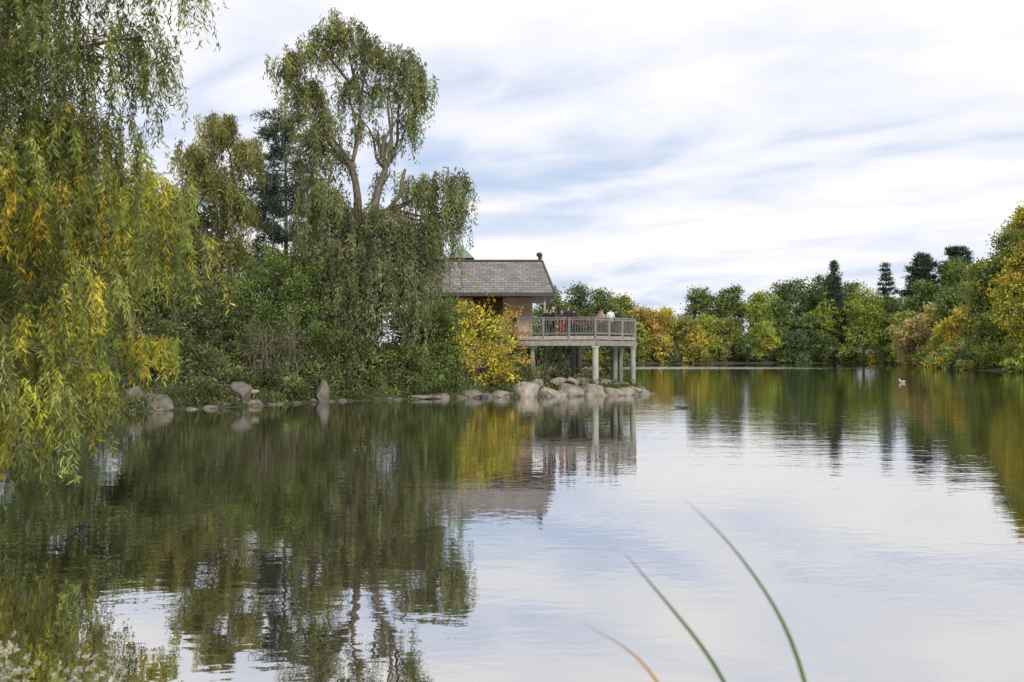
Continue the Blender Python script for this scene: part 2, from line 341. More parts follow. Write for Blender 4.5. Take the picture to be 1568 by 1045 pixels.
for l in FW:
    s=p0[-1] if l[2]>4.5 else p0[-3]
    p=limb(mb,s,l[:3],.085,.024,.06,9,sides=6)
    area=l[3]*l[4]+l[3]*l[5]+l[4]*l[5]
    n=int(46*area*l[8]);cp,d=lobe_pts(l,n,.1)
    for j in range(0,n,5): limb(mb,p[-1 if j%2 else -2],cp[j],.016,.004,.12,5,sides=4)
    Ls=R.uniform(.3,1.15,n)*l[6]
    strands(mb,cp,d,Ls,20,3,.12,.021,l[7],.14,.022,.0018,.28,1.)
mb.obj('willow_tree',[M_leaf,M_bark])

# --- pine behind
def pine(mb,x,y,h,r,cols,z0,tiers=22,start=.25,droop=-.05,ln=.5,w=.07,per=26,gap=.25,taper=.55,sg=.22):
    limb(mb,(x,y,z0-.3),(x,y,z0+h),h*.016,.03,.004,8)
    for i in range(tiers):
        f=start+(1-start)*(i/tiers);z=z0+h*f
        rr=r*max(.08,(1-f)/(1-start))**taper*R.uniform(.7,1.1)
        nb=R.integers(4,7);a0=R.uniform(0,6.28)
        for k in range(nb):
            if R.random()<gap: continue
            a=a0+k*6.283/nb+R.normal(0,.2);L_=rr*R.uniform(.6,1.2)
            e=np.array([x+math.cos(a)*L_,y+math.sin(a)*L_,z+L_*droop+R.normal(0,.15)])
            limb(mb,(x,y,z-.2),e,.045,.012,.04,4,sides=4)
            m_=max(4,int(L_*5));t=R.uniform(.35,1,m_)[:,None]
            c=np.array([x,y,z-.1])*(1-t)+e*t+R.normal(size=(m_,3))*np.array([.3,.3,.1])
            P_=np.repeat(c,per,0)+R.normal(size=(m_*per,3))*np.array([sg,sg,sg*.5])
            D_=R.normal(size=P_.shape)*.7+np.array([math.cos(a)*.5,math.sin(a)*.5,.35])
            leaves(mb,P_,D_,ln,w,np.repeat(pal(cols,m_),per,0))
DK=[(.035,.047,.034),(.045,.057,.038),(.03,.04,.032)]
mb=MB();pine(mb,-17.2,75,19.4,4.6,DK,gz(-17.2,75),tiers=18,start=.3,taper=.36,droop=.02,gap=.3);mb.obj('pine_tree',[M_needle,M_bark])

# --- shrubs on the peninsula
G1=[(.068,.086,.034),(.057,.074,.032),(.09,.103,.038),(.105,.105,.046)]
G2=[(.095,.13,.038),(.078,.108,.034),(.11,.14,.046),(.07,.09,.035)]
G3=[(.04,.057,.03),(.053,.067,.032),(.067,.083,.038)]
YL=[(.41,.33,.05),(.34,.295,.055),(.26,.265,.055),(.45,.34,.05),(.18,.21,.05)]
OR=[(.34,.185,.045),(.30,.21,.05),(.36,.23,.05)]
BR=[(.12,.09,.07),(.10,.078,.065),(.09,.085,.055)]
def shrub(name,lobes,cols,dens=24,per=26,sig=.2,ln=.17,w=.09,stems=6,twigs=.1,mt=M_leaf,lo=.45):
    mb=MB()
    for l in lobes:
        cx,cy=l[0],l[1];z=gz(cx,cy)
        for k in range(stems):
            q,_=lobe_pts(l,1,.2)
            limb(mb,(cx+R.normal()*.3,cy+R.normal()*.2,z-.1),q[0],.04,.012,.08,6,sides=5)
        for k in range(int(7*l[3])):
            q,d_=lobe_pts(l,1,.9)
            if d_[0][2]<-.2: continue
            e=q[0]+d_[0]*R.uniform(.2,.7)+np.array([0,0,R.uniform(.1,.5)]);m_=14
            t=R.uniform(0,1,m_)[:,None];limb(mb,q[0],e,.012,.005,.05,3,sides=3)
            leaves(mb,q[0]*(1-t)+e*t+R.normal(size=(m_,3))*.05,R.normal(size=(m_,3))+d_,ln,w*.8,pal(cols,m_))
    clumpy(mb,lobes,dens,per,sig,ln,w,cols,.1,twigs,lo=lo)
    return mb.obj(name,[mt,M_bark])
shrub('shrub',[(-12.8,54.8,6.4,1.7,1.8,1.9),(-14.4,54,5.2,1.5,1.8,1.7),(-13.6,53.2,3.6,2.0,1.6,1.8),(-11.2,53.8,5.4,1.6,1.7,1.8),(-11.6,52.8,3.2,1.8,1.5,1.8),(-10.4,54.5,6.6,1.1,1.1,1.3)],G2,22)
shrub('shrub',[(-17.2,52,4.6,1.7,1.8,2.1),(-15.2,51.6,3.4,1.6,1.6,1.8),(-17.4,49,2.4,1.9,1.6,1.7),(-15.4,48.4,1.7,1.5,1.3,1.4),(-18.8,51,6,1.3,1.5,1.5)],G3+G1,22)
shrub('shrub',[(-21.5,47,3.5,2.6,2.2,2.6),(-27,47,4,3.5,2.5,3),(-33,46,4,3.5,2.5,3.2),(-18.8,44.6,1.7,1.7,1.4,1.4),(-16.6,43.8,1.2,1.2,.9,1.0)],G3+G1,14)
shrub('bare_twig_shrub',[(-12.2,48.6,2.8,1.0,.8,1.9),(-13.9,46.6,1.3,1.0,.7,.9),(-11.0,49.6,2.8,.8,.7,1.8)],BR+G3+G1,22,16,.2,.1,.055,14,.4)
shrub('shrub',[(-14.4,47.6,1.4,1.3,1.0,1.3),(-12.7,50.2,2.2,1.3,1,1.6),(-12.9,47.2,.9,.9,.7,.8),(-11.4,48.3,1.0,1.0,.7,.9)],G3+G1,25)
shrub('shrub',[(-9.7,52.0,2.2,1.4,1.2,1.8),(-8.3,53.2,1.8,1.3,1.1,1.6),(-10.7,50.6,1.2,1.0,.8,1.1),(-9.4,51.0,.8,.9,.6,.7),(-8.3,51.7,.7,.8,.5,.6)],G3+G1+G1,26)
shrub('shrub',[(-6.6,54.3,1.7,1.4,1.1,1.5),(-5.2,54.8,1.4,1.1,1,1.3),(-7.4,52.7,.8,1.0,.6,.7),(-6.2,53.1,.7,1.0,.5,.6),(-4.6,53.7,.7,.9,.5,.6)],G1+G2,26)
shrub('shrub',[(-4.5,57.6,3.3,1.4,1.3,2.3),(-3.8,55.8,1.7,1.1,1.1,1.4),(-5.6,58.5,3.5,1.3,1.2,2.0),(-3.4,57.6,4.0,1.0,1.,1.4),(-3.3,54.5,.8,.9,.5,.7)],G2,25)
shrub('shrub',[(-8,60,4.2,2.6,1.8,2.6),(-11,60,4.8,2.8,1.8,2.8),(-4.5,61.5,3.8,2,1.5,2.2),(-14.5,60,4.5,2.5,1.8,2.8)],G3,15)
shrub('yellow_shrub',[(-2.0,57.2,4.1,1.1,1.1,1.45),(-1.0,57.0,3.2,1.15,1.0,1.3),(-2.6,56.6,2.6,1.0,.9,1.2),(-1.6,55.9,1.6,1.3,.9,1.2),(-.5,56.1,1.5,1.0,.8,1.1)],YL,22,17,.18,.17,.1,10,.3)
shrub('orange_shrub',[(-.1,59.3,4.1,.55,.6,1.2),(.3,58.6,2.8,.7,.6,1.2),(.6,57.5,1.8,.5,.4,.9)],OR+YL[:3],22,13,.2,.15,.08,7,.4)
shrub('shrub',[(.9,57.1,1.3,.8,.5,.9),(1.9,57.6,1.2,.7,.5,.8),(2.9,58.6,1.2,.6,.5,.7),(.1,56.6,1.0,.6,.5,.6)],G1+G2,22,14,.16,.14,.06,5,.3)
shrub('shrub',[(0,62,2.0,1.6,.8,1.2),(3,63.5,2.0,2,.8,1.2),(6,64.6,1.6,1.2,.6,.9)],G3+G1,18,16)
def decid(mb,x,y,h,w,cols,ln=.6,nl=11,dens=2.3,base=.12,per=22,sg=None):
    z0=gz(x,y);limb(mb,(x,y,z0-.3),(x,y,z0+h*.7),h*.016,h*.006,.03,6)
    L=[]
    for k in range(nl):
        f=R.uniform(base,.98)
        rr=w*.5*math.sqrt(max(.08,1-((f-.42)/.62)**2));a=R.uniform(0,6.28);q=R.uniform(.35,.9)*rr
        s=R.uniform(.26,.5)*w*.6*(1-.35*f);zz=z0+h*f-s*.75*(f>.7)
        L.append((x+math.cos(a)*q,y+math.sin(a)*q*.7,zz,s,s,s*.75,[c for c in cols]))
    L.append((x,y,z0+h*.88-1,w*.2,w*.2,h*.12,cols));L.append((x,y,z0+h*.5,w*.36,w*.34,h*.33,cols))
    clumpy(mb,L,dens,per,sg or .042*w+.15,ln,ln*.6,cols,.1,.05,lo=.6,cv=.36)
    for l in L[::3]: limb(mb,(x,y,z0+h*.3),l[:3],.15,.05,.08,4,sides=4)
for a in ((-28,60,16,10,G1+G2),(-37,58,15,11,G3+G1),(-23.6,66,13,8,G2)):
    mb=MB();decid(mb,*a,ln=.3,nl=14,dens=7,sg=.3);mb.obj('broadleaf_tree',[M_leaf,M_bark])
# undergrowth strip along the shore
mb=MB()
def along(poly,i0,i1,n):
    pts=poly[i0:i1+1];seg=np.linalg.norm(np.diff(pts,axis=0),axis=1);cu=np.r_[0,np.cumsum(seg)]
    s=R.uniform(0,cu[-1],n);return np.c_[np.interp(s,cu,pts[:,0]),np.interp(s,cu,pts[:,1])]
A=along(PEN,2,10,2800)+np.c_[R.normal(0,.3,2800),R.uniform(-.25,2.4,2800)]
z=ground_z(A);ok=z>.05;A=A[ok];z=z[ok];A3=np.c_[A,z];n=len(A3)
Pp=np.repeat(A3,12,0)+R.normal(size=(n*12,3))*np.array([.14,.14,.05])
Dd=R.normal(size=Pp.shape)*.45+np.array([0,-.2,1]);leaves(mb,Pp,Dd,.34,.03,np.repeat(pal(G1+G3+G2+[(.17,.15,.07)],n),12,0))
k_=R.random(n)<.75;B3=A3[k_];n=len(B3);hgt=R.uniform(.1,.6,n)*(1+np.sin(B3[:,0]*1.7)*.6)
Pp=np.repeat(B3,22,0)+R.normal(size=(n*22,3))*np.array([.22,.22,.12]);Pp[:,2]+=np.repeat(hgt,22)*R.uniform(0,1.4,n*22)
leaves(mb,Pp,R.normal(size=Pp.shape),.15,.08,np.repeat(pal(G1+G3+G3+[(.13,.11,.055)],n,.25),22,0))
mb.obj('shore_grass',[M_leaf,M_bark])

# ------------------------------------------------------------------ rocks
def rock(mb,c,r,seed,n=8,tint=1.):
    rg=np.random.default_rng(seed);V,F=CS[n];V=V.copy()
    for k in range(12):
        nn=nrm(rg.normal(size=3));d=rg.uniform(.5,.85);e=V@nn-d;V-=np.maximum(e,0)[:,None]*nn
    V=V*(1+.05*np.sin(V[:,[0]]*7+seed)*np.sin(V[:,[1]]*8)*np.sin(V[:,[2]]*6))
    V=V*np.array(r);a=rg.uniform(-.5,.5);V=np.c_[V[:,0]*math.cos(a)-V[:,1]*math.sin(a),V[:,0]*math.sin(a)+V[:,1]*math.cos(a),V[:,2]]
    mb.add(V+np.array(c),F,(tint,tint*.975,tint*.93),0,False)
BO=[(-14.9,42.0,.3,.8,.6,.5),(-15.9,41.6,.45,.7,.6,.75),(-12.4,45.4,.4,.8,.6,.7),(-13.2,44.4,.15,.6,.4,.4),(-9.5,49.6,.4,.42,.4,.72),
    (-4.8,52.6,.05,.7,.5,.24),(-3.9,53.1,.08,.6,.5,.26),(-2.3,54.0,.12,.75,.5,.34),(-.7,54.8,.12,.7,.5,.38),(.8,55.3,.25,.85,.6,.6),(2.1,55.8,.15,.85,.6,.46),
    (3.4,56.4,.25,.85,.6,.55),(4.6,56.8,.2,.95,.6,.48),(5.7,57.3,.15,.95,.6,.4),(6.7,57.8,.1,.9,.5,.36),(7.5,58.4,.1,.75,.5,.3),(4.0,57.7,.7,.75,.5,.42),(2.7,57.2,.65,.7,.5,.4),(5.3,58.3,.55,.75,.5,.38),(6.4,58.9,.4,.8,.5,.36),(1.4,56.4,.55,.65,.5,.42),
    (.1,55.4,.05,.5,.4,.25),(2.8,56.0,.05,.6,.4,.28),(5.1,56.8,.0,.6,.4,.26),(7.6,59.6,.2,.6,.6,.3),(-1.5,54.4,.1,.5,.4,.26),(6.2,57.2,0,.6,.4,.22),(7.1,58.0,.3,.5,.4,.25),(3.4,57.0,.8,.5,.4,.3)]
for i,b_ in enumerate(BO):
    mb=MB();rock(mb,b_[:3],b_[3:],i+3,12,R.uniform(.85,1.35) if b_[0]>-1 else R.uniform(.6,.85));mb.obj('boulder',[M_rock])
mb=MB();A=np.r_[along(PEN,8,11,90),along(PEN,4,8,26)]+R.normal(0,.15,(116,2))
for i,a in enumerate(A):
    s=R.uniform(.08,.24);rock(mb,(a[0],a[1],max(gz(a[0],a[1]),-.05)+s*.1),(s*1.6,s,s*.6),i+50,4,R.uniform(.4,.85))
mb.obj('shoreline_rocks',[M_rock])

# ------------------------------------------------------------------ observation deck
deck=empty('observation_deck')
A_=(0.35,58.3);C_=(4.78,57.0);E_=(7.45,60.2);F_=(6.6,65.6);G_=(-.4,66.6)
poly=[A_,C_,E_,F_,G_];zf=3.42
mb=MB()
V=[(x,y,zf) for x,y in poly]+[(x,y,zf-.06) for x,y in poly]
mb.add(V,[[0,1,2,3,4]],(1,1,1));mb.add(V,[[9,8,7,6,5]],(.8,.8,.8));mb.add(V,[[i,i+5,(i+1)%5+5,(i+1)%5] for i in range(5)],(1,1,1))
mb.obj('deck_floor',[M_wood],deck)
mb=MB()
def inset(a,b,t): return (a[0]+(b[0]-a[0])*t,a[1]+(b[1]-a[1])*t)
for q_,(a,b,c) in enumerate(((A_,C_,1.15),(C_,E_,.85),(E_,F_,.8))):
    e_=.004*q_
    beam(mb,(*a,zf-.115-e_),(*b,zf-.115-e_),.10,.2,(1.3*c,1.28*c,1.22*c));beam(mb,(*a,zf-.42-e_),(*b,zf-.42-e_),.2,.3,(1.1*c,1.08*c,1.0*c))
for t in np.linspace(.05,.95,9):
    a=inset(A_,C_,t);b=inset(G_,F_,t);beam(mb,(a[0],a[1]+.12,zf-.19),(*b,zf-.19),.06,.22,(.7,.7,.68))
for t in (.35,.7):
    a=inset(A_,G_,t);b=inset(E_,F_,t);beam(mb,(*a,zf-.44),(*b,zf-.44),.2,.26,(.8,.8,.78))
mb.obj('deck_beams',[M_wood],deck)
mb=MB()
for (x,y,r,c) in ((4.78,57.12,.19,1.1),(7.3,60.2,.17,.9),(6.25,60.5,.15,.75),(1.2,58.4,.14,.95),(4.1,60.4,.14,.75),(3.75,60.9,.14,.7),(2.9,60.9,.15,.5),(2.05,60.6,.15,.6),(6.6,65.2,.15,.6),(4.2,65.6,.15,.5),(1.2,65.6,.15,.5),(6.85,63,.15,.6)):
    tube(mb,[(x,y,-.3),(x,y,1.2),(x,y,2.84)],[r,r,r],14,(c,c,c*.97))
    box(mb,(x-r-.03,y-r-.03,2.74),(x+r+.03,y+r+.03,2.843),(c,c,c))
mb.obj('support_posts',[M_conc],deck)
mb=MB()
def railing(mb,a,b,sp,bw,c,posts=1.5,zt=1.06,first=0,last=0):
    a=np.array(a);b=np.array(b);L_=np.linalg.norm(b-a);d=(b-a)/L_
    beam(mb,(*a,zf+zt),(*b,zf+zt),.14,.05,(c*1.15,c*1.12,c*1.08))
    beam(mb,(*a,zf+zt-.11),(*b,zf+zt-.11),.04,.09,(c,c*.98,c*.95));beam(mb,(*a,zf+zt-.92),(*b,zf+zt-.92),.04,.09,(c,c*.98,c*.95))
    k=int(L_/sp)
    for i in range(1,k):
        p=a+d*L_*i/k;q=R.uniform(.85,1.1)*c
        beam(mb,(*p,zf+.1),(*p,zf+zt-.04),.025,bw,(q*.95,q*.93,q*.92))
    k=max(1,round(L_/posts))
    for i in range(first,k+1-last):
        p=a+d*L_*i/k;beam(mb,(*p,zf-.45),(*p,zf+zt-.027),.12,.12,(c*1.05,c*1.02,c))
railing(mb,A_,C_,.17,.05,.8);railing(mb,C_,E_,.15,.09,.9,1.4,zt=1.064,first=1);railing(mb,E_,F_,.18,.05,.6,first=1,zt=1.068);railing(mb,F_,(2.2,66.1),.2,.04,.5,first=1);railing(mb,(-.3,61.5),A_,.16,.06,.8,zt=1.064,last=1)
mb.obj('railing',[M_wood],deck)

# ------------------------------------------------------------------ brick pavilion
pav=empty('brick_pavilion')
mb=MB()
box(mb,(-.62,68,.8),(1.4,73.5,6.75));box(mb,(-7,68,.8),(-2.7,73.5,6.75));box(mb,(-2.7,70.5,.8),(-.62,73.4,6.75))
mb.obj('brick_walls',[M_brick],pav)
mb=MB();ex0,ex1,ey0,ey1=-7.8,2.85,66.1,75.6;ze=6.45;zr=9.0;rx0,rx1=-6.8,2.15;ry=70.85
V=[(ex0,ey0,ze),(ex1,ey0,ze),(rx1,ry,zr),(rx0,ry,zr),(ex0,ey1,ze),(ex1,ey1,ze)]
mb.add(V,[[0,1,2,3],[5,4,3,2]]);mb.add(V,[[1,5,2],[4,0,3]]);mb.obj('shingle_roof',[M_shing],pav)
mb=MB();box(mb,(ex0+.02,ey0+.02,ze-.22),(ex1-.02,ey1-.02,ze-.01));mb.obj('soffit',[M_trim],pav)
mb=MB();beam(mb,(rx0,ry,zr+.03),(rx1,ry,zr+.03),.3,.12);beam(mb,(ex1,ey0,ze+.03),(rx1,ry,zr+.03),.12,.08)
beam(mb,(ex0,ey0-.04,ze-.12),(ex1,ey0-.04,ze-.12),.06,.2);mb.obj('ridge_and_fascia',[M_trim],pav)
mb=MB();tube(mb,[(1.95,ry,zr),(1.95,ry,zr+.35)],[.09,.09],10);ell(mb,(1.95,ry,zr+.45),(.22,.22,.18),n=4);tube(mb,[(2.0,ry,zr+.1),(2.14,ry,zr+.3)],[.06,.06],6);mb.obj('roof_vent',[M_dark],pav)
mb=MB();box(mb,(-2.1,70.44,3.45),(-1.2,70.49,5.5));mb.obj('door',[M_trim],pav)
mb=MB();box(mb,(-5.6,67.95,4.5),(-4.2,67.99,5.8));mb.obj('window',[M_glass],pav)
mb=MB();beam(mb,(2.2,66.5,3.4),(2.2,66.5,ze-.2),.1,.1,(1.3,1.3,1.25));mb.obj('eave_post',[M_conc],pav)
mb=MB();cx,cy=-3.75,72.5;V=[(cx-1,cy-1,9.3),(cx+1,cy-1,9.3),(cx+1,cy+1,9.3),(cx-1,cy+1,9.3),(cx,cy,10.4)]
mb.add(V,[[0,1,4],[1,2,4],[2,3,4],[3,0,4]]);mb.obj('cupola_roof',[M_copper],pav)
mb=MB();box(mb,(cx-.75,cy-.75,8),(cx+.75,cy+.75,9.3));mb.obj('cupola',[M_trim],pav)

# ------------------------------------------------------------------ people
def skin_mesh(nodes,edges,root=0,sub=2):
    me=bpy.data.meshes.new('tmp');me.from_pydata([n[:3] for n in nodes],edges,[])
    o=bpy.data.objects.new('tmp',me);COL.objects.link(o)
    o.modifiers.new('s','SKIN');s=o.modifiers.new('u','SUBSURF');s.levels=sub
    for i,n in enumerate(nodes):
        d=me.skin_vertices[0].data[i];d.radius=(n[3],n[4] if len(n)>4 else n[3]);d.use_root=(i==root)
    dg=bpy.context.evaluated_depsgraph_get();ev=o.evaluated_get(dg);m2=ev.to_mesh()
    V=np.array([v.co[:] for v in m2.vertices]);F=[list(p.vertices) for p in m2.polygons]
    ev.to_mesh_clear();bpy.data.objects.remove(o);bpy.data.meshes.remove(me)
    return V,np.array([f for f in F if len(f)==4])
def person(x,y,face,jacket,trousers,hair,h=1.7,pose='rail',skin=(.5,.32,.24),longhair=False,hat=None):
    if pose=='rail': el,wr=(.235,.06,1.14),(.17,.33,1.08)
    elif pose=='down': el,wr=(.24,-.02,1.13),(.25,.04,.88)
    elif pose=='camera': el,wr=(.24,.14,1.2),(.08,.27,1.5)
    else: el,wr=(.25,.03,1.14),(.1,.24,1.15)
    nd=[(0,0,.95,.155,.11),(0,-.01,1.13,.14,.105),(0,0,1.34,.175,.115),(0,.0,1.49,.06,.06),(0,.02,1.57,.07,.08),(0,.02,1.65,.08,.1),(0,.01,1.71,.06,.075)]
    ed=[(0,1),(1,2),(2,3),(3,4),(4,5),(5,6)]
    for s in (-1,1):
        b=len(nd);lift=.03*s
        nd+= [(s*.17,0,1.41,.07,.07),(s*el[0],el[1],el[2],.052,.052),(s*wr[0],wr[1],wr[2],.036,.036)];ed+=[(2,b),(b,b+1),(b+1,b+2)]
        nd+= [(s*.095,0,.86,.1,.1),(s*.105,.02+lift,.49,.065,.065),(s*.11,-.02+lift,.1,.045,.045),(s*.125,.12+lift,.04,.045,.035)];ed+=[(0,b+3),(b+3,b+4),(b+4,b+5),(b+5,b+6)]
    V,F=skin_mesh(nd,ed);c=V[F].mean(1)
    head=(c[:,2]>1.5)&(abs(c[:,0])<.14)&((c[:,1]<.15));
    if pose=='camera': head&=~((c[:,1]>.13))
    legs=(c[:,2]<.93)&(abs(c[:,0])<.2);
    if pose=='down': legs=(c[:,2]<.93)&~((abs(c[:,0])>.2)&(c[:,2]>.8))
    m_=np.zeros(len(F),int);m_[legs]=1;m_[head]=2;m_[c[:,2]<.11]=3
    mb=MB()
    cols=[jacket,trousers,skin,(.03,.03,.03)]
    for k in range(4):
        f=F[m_==k]
        if len(f):
            u,inv=np.unique(f,return_inverse=True);mb.add(V[u],inv.reshape(f.shape),cols[k],1 if k==2 else 0,True)
    tube(mb,[(0,.105,1.665),(0,.135,1.635),(0,.115,1.625)],[.008,.014,.012],6,skin,1)
    for s in (-1,1):
        ell(mb,(s*.032,.108,1.665),(.013,.008,.009),(.03,.02,.02),1);ell(mb,(s*.083,.015,1.65),(.012,.022,.033),skin,1)
    ell(mb,(0,.105,1.6),(.024,.008,.007),(.3,.1,.09),1)
    hv,hf=CS[8];hv=hv*np.array([.094,.112,.115])+np.array([0,.004,1.665]);cc=hv[hf].mean(1)
    keep=(cc[:,2]>1.70)|((cc[:,1]<.02)&(cc[:,2]>(1.6)));hf2=hf[keep];mb.add(hv,hf2,hair,0,True)
    if longhair: tube(mb,[(0,-.06,1.7),(0,-.1,1.58),(0,-.12,1.44),(0,-.12,1.32)],[.08,.095,.08,.03],10,hair,0)
    if hat: ell(mb,(0,.01,1.735),(.105,.12,.06),hat,0,8);ell(mb,(0,.1,1.71),(.07,.07,.012),hat,0,8)
    for s in (-1,1):
        w=np.array([s*wr[0],wr[1],wr[2]]);e=np.array([s*el[0],el[1],el[2]]);d=nrm(w-e)
        side=nrm(np.cross(d,[0,0,1.]) if abs(d[2])<.9 else np.array([0,1.,0]));dn=np.cross(side,d);dn=dn if dn[2]<0 else -dn
        if abs(d[2])>.9: dn=np.array([-s*1.,0,0])
        tube(mb,[w-d*.02,w+d*.03,w+d*.085],[.026,.036,.034],8,skin,1)
        for k,(o_,ll) in enumerate(((-.027,.07),(-.009,.08),(.009,.075),(.026,.058))):
            q=w+d*.08+side*o_;tube(mb,[q,q+d*ll*.5+dn*.004,q+d*ll*.8+dn*.022,q+d*ll*.85+dn*.045],[.0095,.009,.008,.006],6,skin,1)
        tq=w+d*.03-side*s*.03;tube(mb,[tq,tq-side*s*.02+d*.03,tq-side*s*.022+d*.06+dn*.012],[.012,.011,.008],6,skin,1)
    o=mb.obj('person',[M_cloth,M_skin]);sc=h/1.77
    o.scale=(sc,)*3;o.location=(x,y,zf+.004);o.rotation_euler=(0,0,math.radians(face));return o
bk=(.018,.018,.02);nv=(.02,.025,.045);dn=(.03,.04,.07);hb=(.04,.025,.015)
person(2.08,59.2,175,bk,dn,(.02,.015,.01),1.66,'rail')
person(2.5,59.9,120,(.05,.05,.055),bk,hb,1.74,'mid',hat=(.5,.48,.42))
person(2.93,59.0,-150,(.06,.02,.02),(.35,.04,.04),hb,1.6,'mid',longhair=True)
person(3.36,59.4,180,nv,bk,(.02,.015,.01),1.82,'down')
person(3.72,60.0,40,bk,dn,hb,1.72,'down')
person(4.55,59.0,20,(.12,.05,.07),dn,hb,1.25,'down')
person(5.42,60.1,150,(.42,.3,.28),(.06,.06,.07),(.06,.035,.02),1.66,'camera',longhair=True)
person(5.9,59.6,10,(.62,.6,.57),(.1,.09,.08),(.02,.015,.012),1.74,'mid')
person(6.28,60.4,-30,nv,(.03,.035,.06),(.03,.02,.015),1.7,'rail')
person(2.3,60.6,-90,(.2,.18,.17),bk,hb,1.68,'down')

# ------------------------------------------------------------------ birds
def bird(name,loc,rot,s,body,headc,bill,legs=False):
    nd=[(0,0,.12,.09,.085),(-.14,0,.13,.07,.06),(-.26,0,.17,.025,.02),(.12,0,.14,.07,.07),(.18,0,.24,.03,.03),(.21,0,.33,.042,.042),(.26,0,.325,.024,.024)]
    V,F=skin_mesh(nd,[(0,1),(1,2),(0,3),(3,4),(4,5),(5,6)]);c=V[F].mean(1);hd=(c[:,2]>.26)
    mb=MB()
    for k,cl in ((False,body),(True,headc)):
        f=F[hd==k];u,inv=np.unique(f,return_inverse=True);mb.add(V[u],inv.reshape(f.shape),cl,0,True)
    tube(mb,[(.27,0,.325),(.31,0,.315),(.345,0,.31)],[.018,.014,.006],6,bill)
    for q in (-1,1):
        ell(mb,(-.05,q*.08,.15),(.15,.02,.06),np.array(body)*.75,0);ell(mb,(.225,q*.036,.34),(.007,.005,.007),(.01,.01,.01),0)
        if legs:
            tube(mb,[(0,q*.04,.06),(-.01,q*.04,-.04),(.0,q*.04,-.12)],[.014,.008,.008],6,bill)
            for a in (-.5,0,.5): tube(mb,[(0,q*.04,-.12),(.06*math.cos(a),q*.04+.06*math.sin(a),-.125)],[.007,.004],5,bill)
    o=mb.obj(name,[M_feather]);o.location=loc;o.rotation_euler=(0,0,rot);o.scale=(s,)*3
bird('gull',(32.5,83,-.06),2.4,1.1,(.62,.62,.62),(.7,.7,.68),(.5,.35,.05))
mb=MB();rock(mb,(-11.85,45.75,.12),(.5,.4,.32),99,12,.75);mb.obj('boulder',[M_rock])
bird('duck',(-11.85,45.7,.50),3.9,1.1,(.42,.30,.25),(.03,.03,.03),(.5,.25,.05),True)

mb=MB()
for k in range(9):
    a=np.array([7.3+R.uniform(0,.7),43.7+R.normal()*.1,.02]);limb(mb,a,a+np.array([R.uniform(.2,.5)*R.choice([-1,1]),R.normal()*.1,R.uniform(0,.1)]),.04,.012,.08,5,mat=0)
mb.obj('floating_branch',[M_trim])
mb=MB()
for k in range(9):
    a=np.array([-3.75+k*.08,24.4,-.03]);limb(mb,a,a+np.array([R.uniform(-.3,.35),R.normal()*.1,R.uniform(.08,.3)]),.012,.005,.3,8,mat=0,sides=4)
mb.obj('water_twig',[M_bark])

# ------------------------------------------------------------------ far shore trees
FG=[(.092,.125,.048),(.08,.105,.045),(.115,.145,.052)];FD=[(.062,.082,.044),(.072,.093,.046)]
FY=[(.33,.285,.06),(.27,.255,.06),(.39,.30,.06)];FO=[(.19,.19,.058),(.165,.168,.052)];FT=[(.33,.25,.13),(.28,.22,.11),(.2,.19,.08)];FGY=[(.20,.235,.055),(.165,.20,.05)]
FOR=[(.34,.22,.07),(.27,.21,.06),(.2,.19,.06)]
mb=MB()
T=[(10,258,20,12,FG),(17,262,20,13,FD),(24,262,19,12,FG),(-6,258,18,13,FG),(-20,258,18,14,FD),(30,270,17,12,FO),(-45,262,19,16,FG),(-75,262,19,18,FG),(-110,262,20,20,FG),
   (36,262,14.5,10,FOR),(41,264,14,10,FY),(46,262,12,10,FO),(51,264,12.5,9,FGY),(33,259,10,7,FGY),(39,260,8,7,FY),(48,261,11,8,FY),
   (52,276,20,12,FG),(60,274,20,12,FG),(69,272,19.5,13,FGY),(56,266,12,9,FO),(66,264,10.5,8,FY),(62,262,8,7,FG),
   (67,264,11.5,9,FGY),(77,276,22,14,FD),(72,270,17,11,FG),(85,280,22,13,FG),(90,284,24,12,FD),(98,290,22,14,FG),
   (86,270,18,11,FGY),(93,262,20,12,FGY),(100,262,17,11,FG),(83,266,9,8,FG),(79,268,13,9,FG),(75,264,9,8,FD),
   (94,236,15,9,FGY),(100,240,21,12,FG),(88,218,12,9,FT),(95,222,14,10,FT),(108,236,23,14,FG),(104,222,19,12,FO),(112,250,25,14,FG),
   (90,200,17,11,FG),(96,205,21,12,FO),(84,186,11,8,FY),(92,190,15,10,FOR),
   (83,165,16,10,FG),(89,172,19,11,FO),(79,152,13,8,FO)]
for t in T: decid(mb,*t)
for k in range(125):
    a=(along(FAR,1,3,1) if k<25 else along(FAR,3,7,1) if k>85 else along(FAR,1,6,1))[0]
    a=a+(np.array([R.uniform(1,3),R.uniform(1.5,5)]) if k<=85 else np.array([R.uniform(.2,2.2),R.uniform(-.5,1.5)]));h=R.uniform(2,5) if k<=85 else R.uniform(1.2,3)
    cl=[FG,FD,FD,FGY,FY,FO][R.integers(0,6)]
    clumpy(mb,[(a[0],a[1],gz(a[0],a[1])+h*.35,R.uniform(2,4.5)*(1 if k<=85 else .6),2,h*.65)],2.2 if k<=85 else 5,20,.4,.5,.32,cl,.1,0)
mb.obj('distant_trees',[M_leaf,M_bark])
def tree(name,*a,**k):
    mb=MB();decid(mb,*a,**k);mb.obj(name,[M_leaf,M_bark])
RY=[(.32,.265,.05),(.24,.235,.048),(.16,.18,.048),(.36,.27,.05)]
tree('maple_tree',72.6,137,22.3,9.5,RY+[(.12,.15,.045)],ln=.4,nl=34,dens=5,per=24,base=.05)
tree('maple_tree',75.5,150,21.5,10.5,FG+RY[1:3],ln=.4,nl=30,dens=4.6,per=24,base=.05)
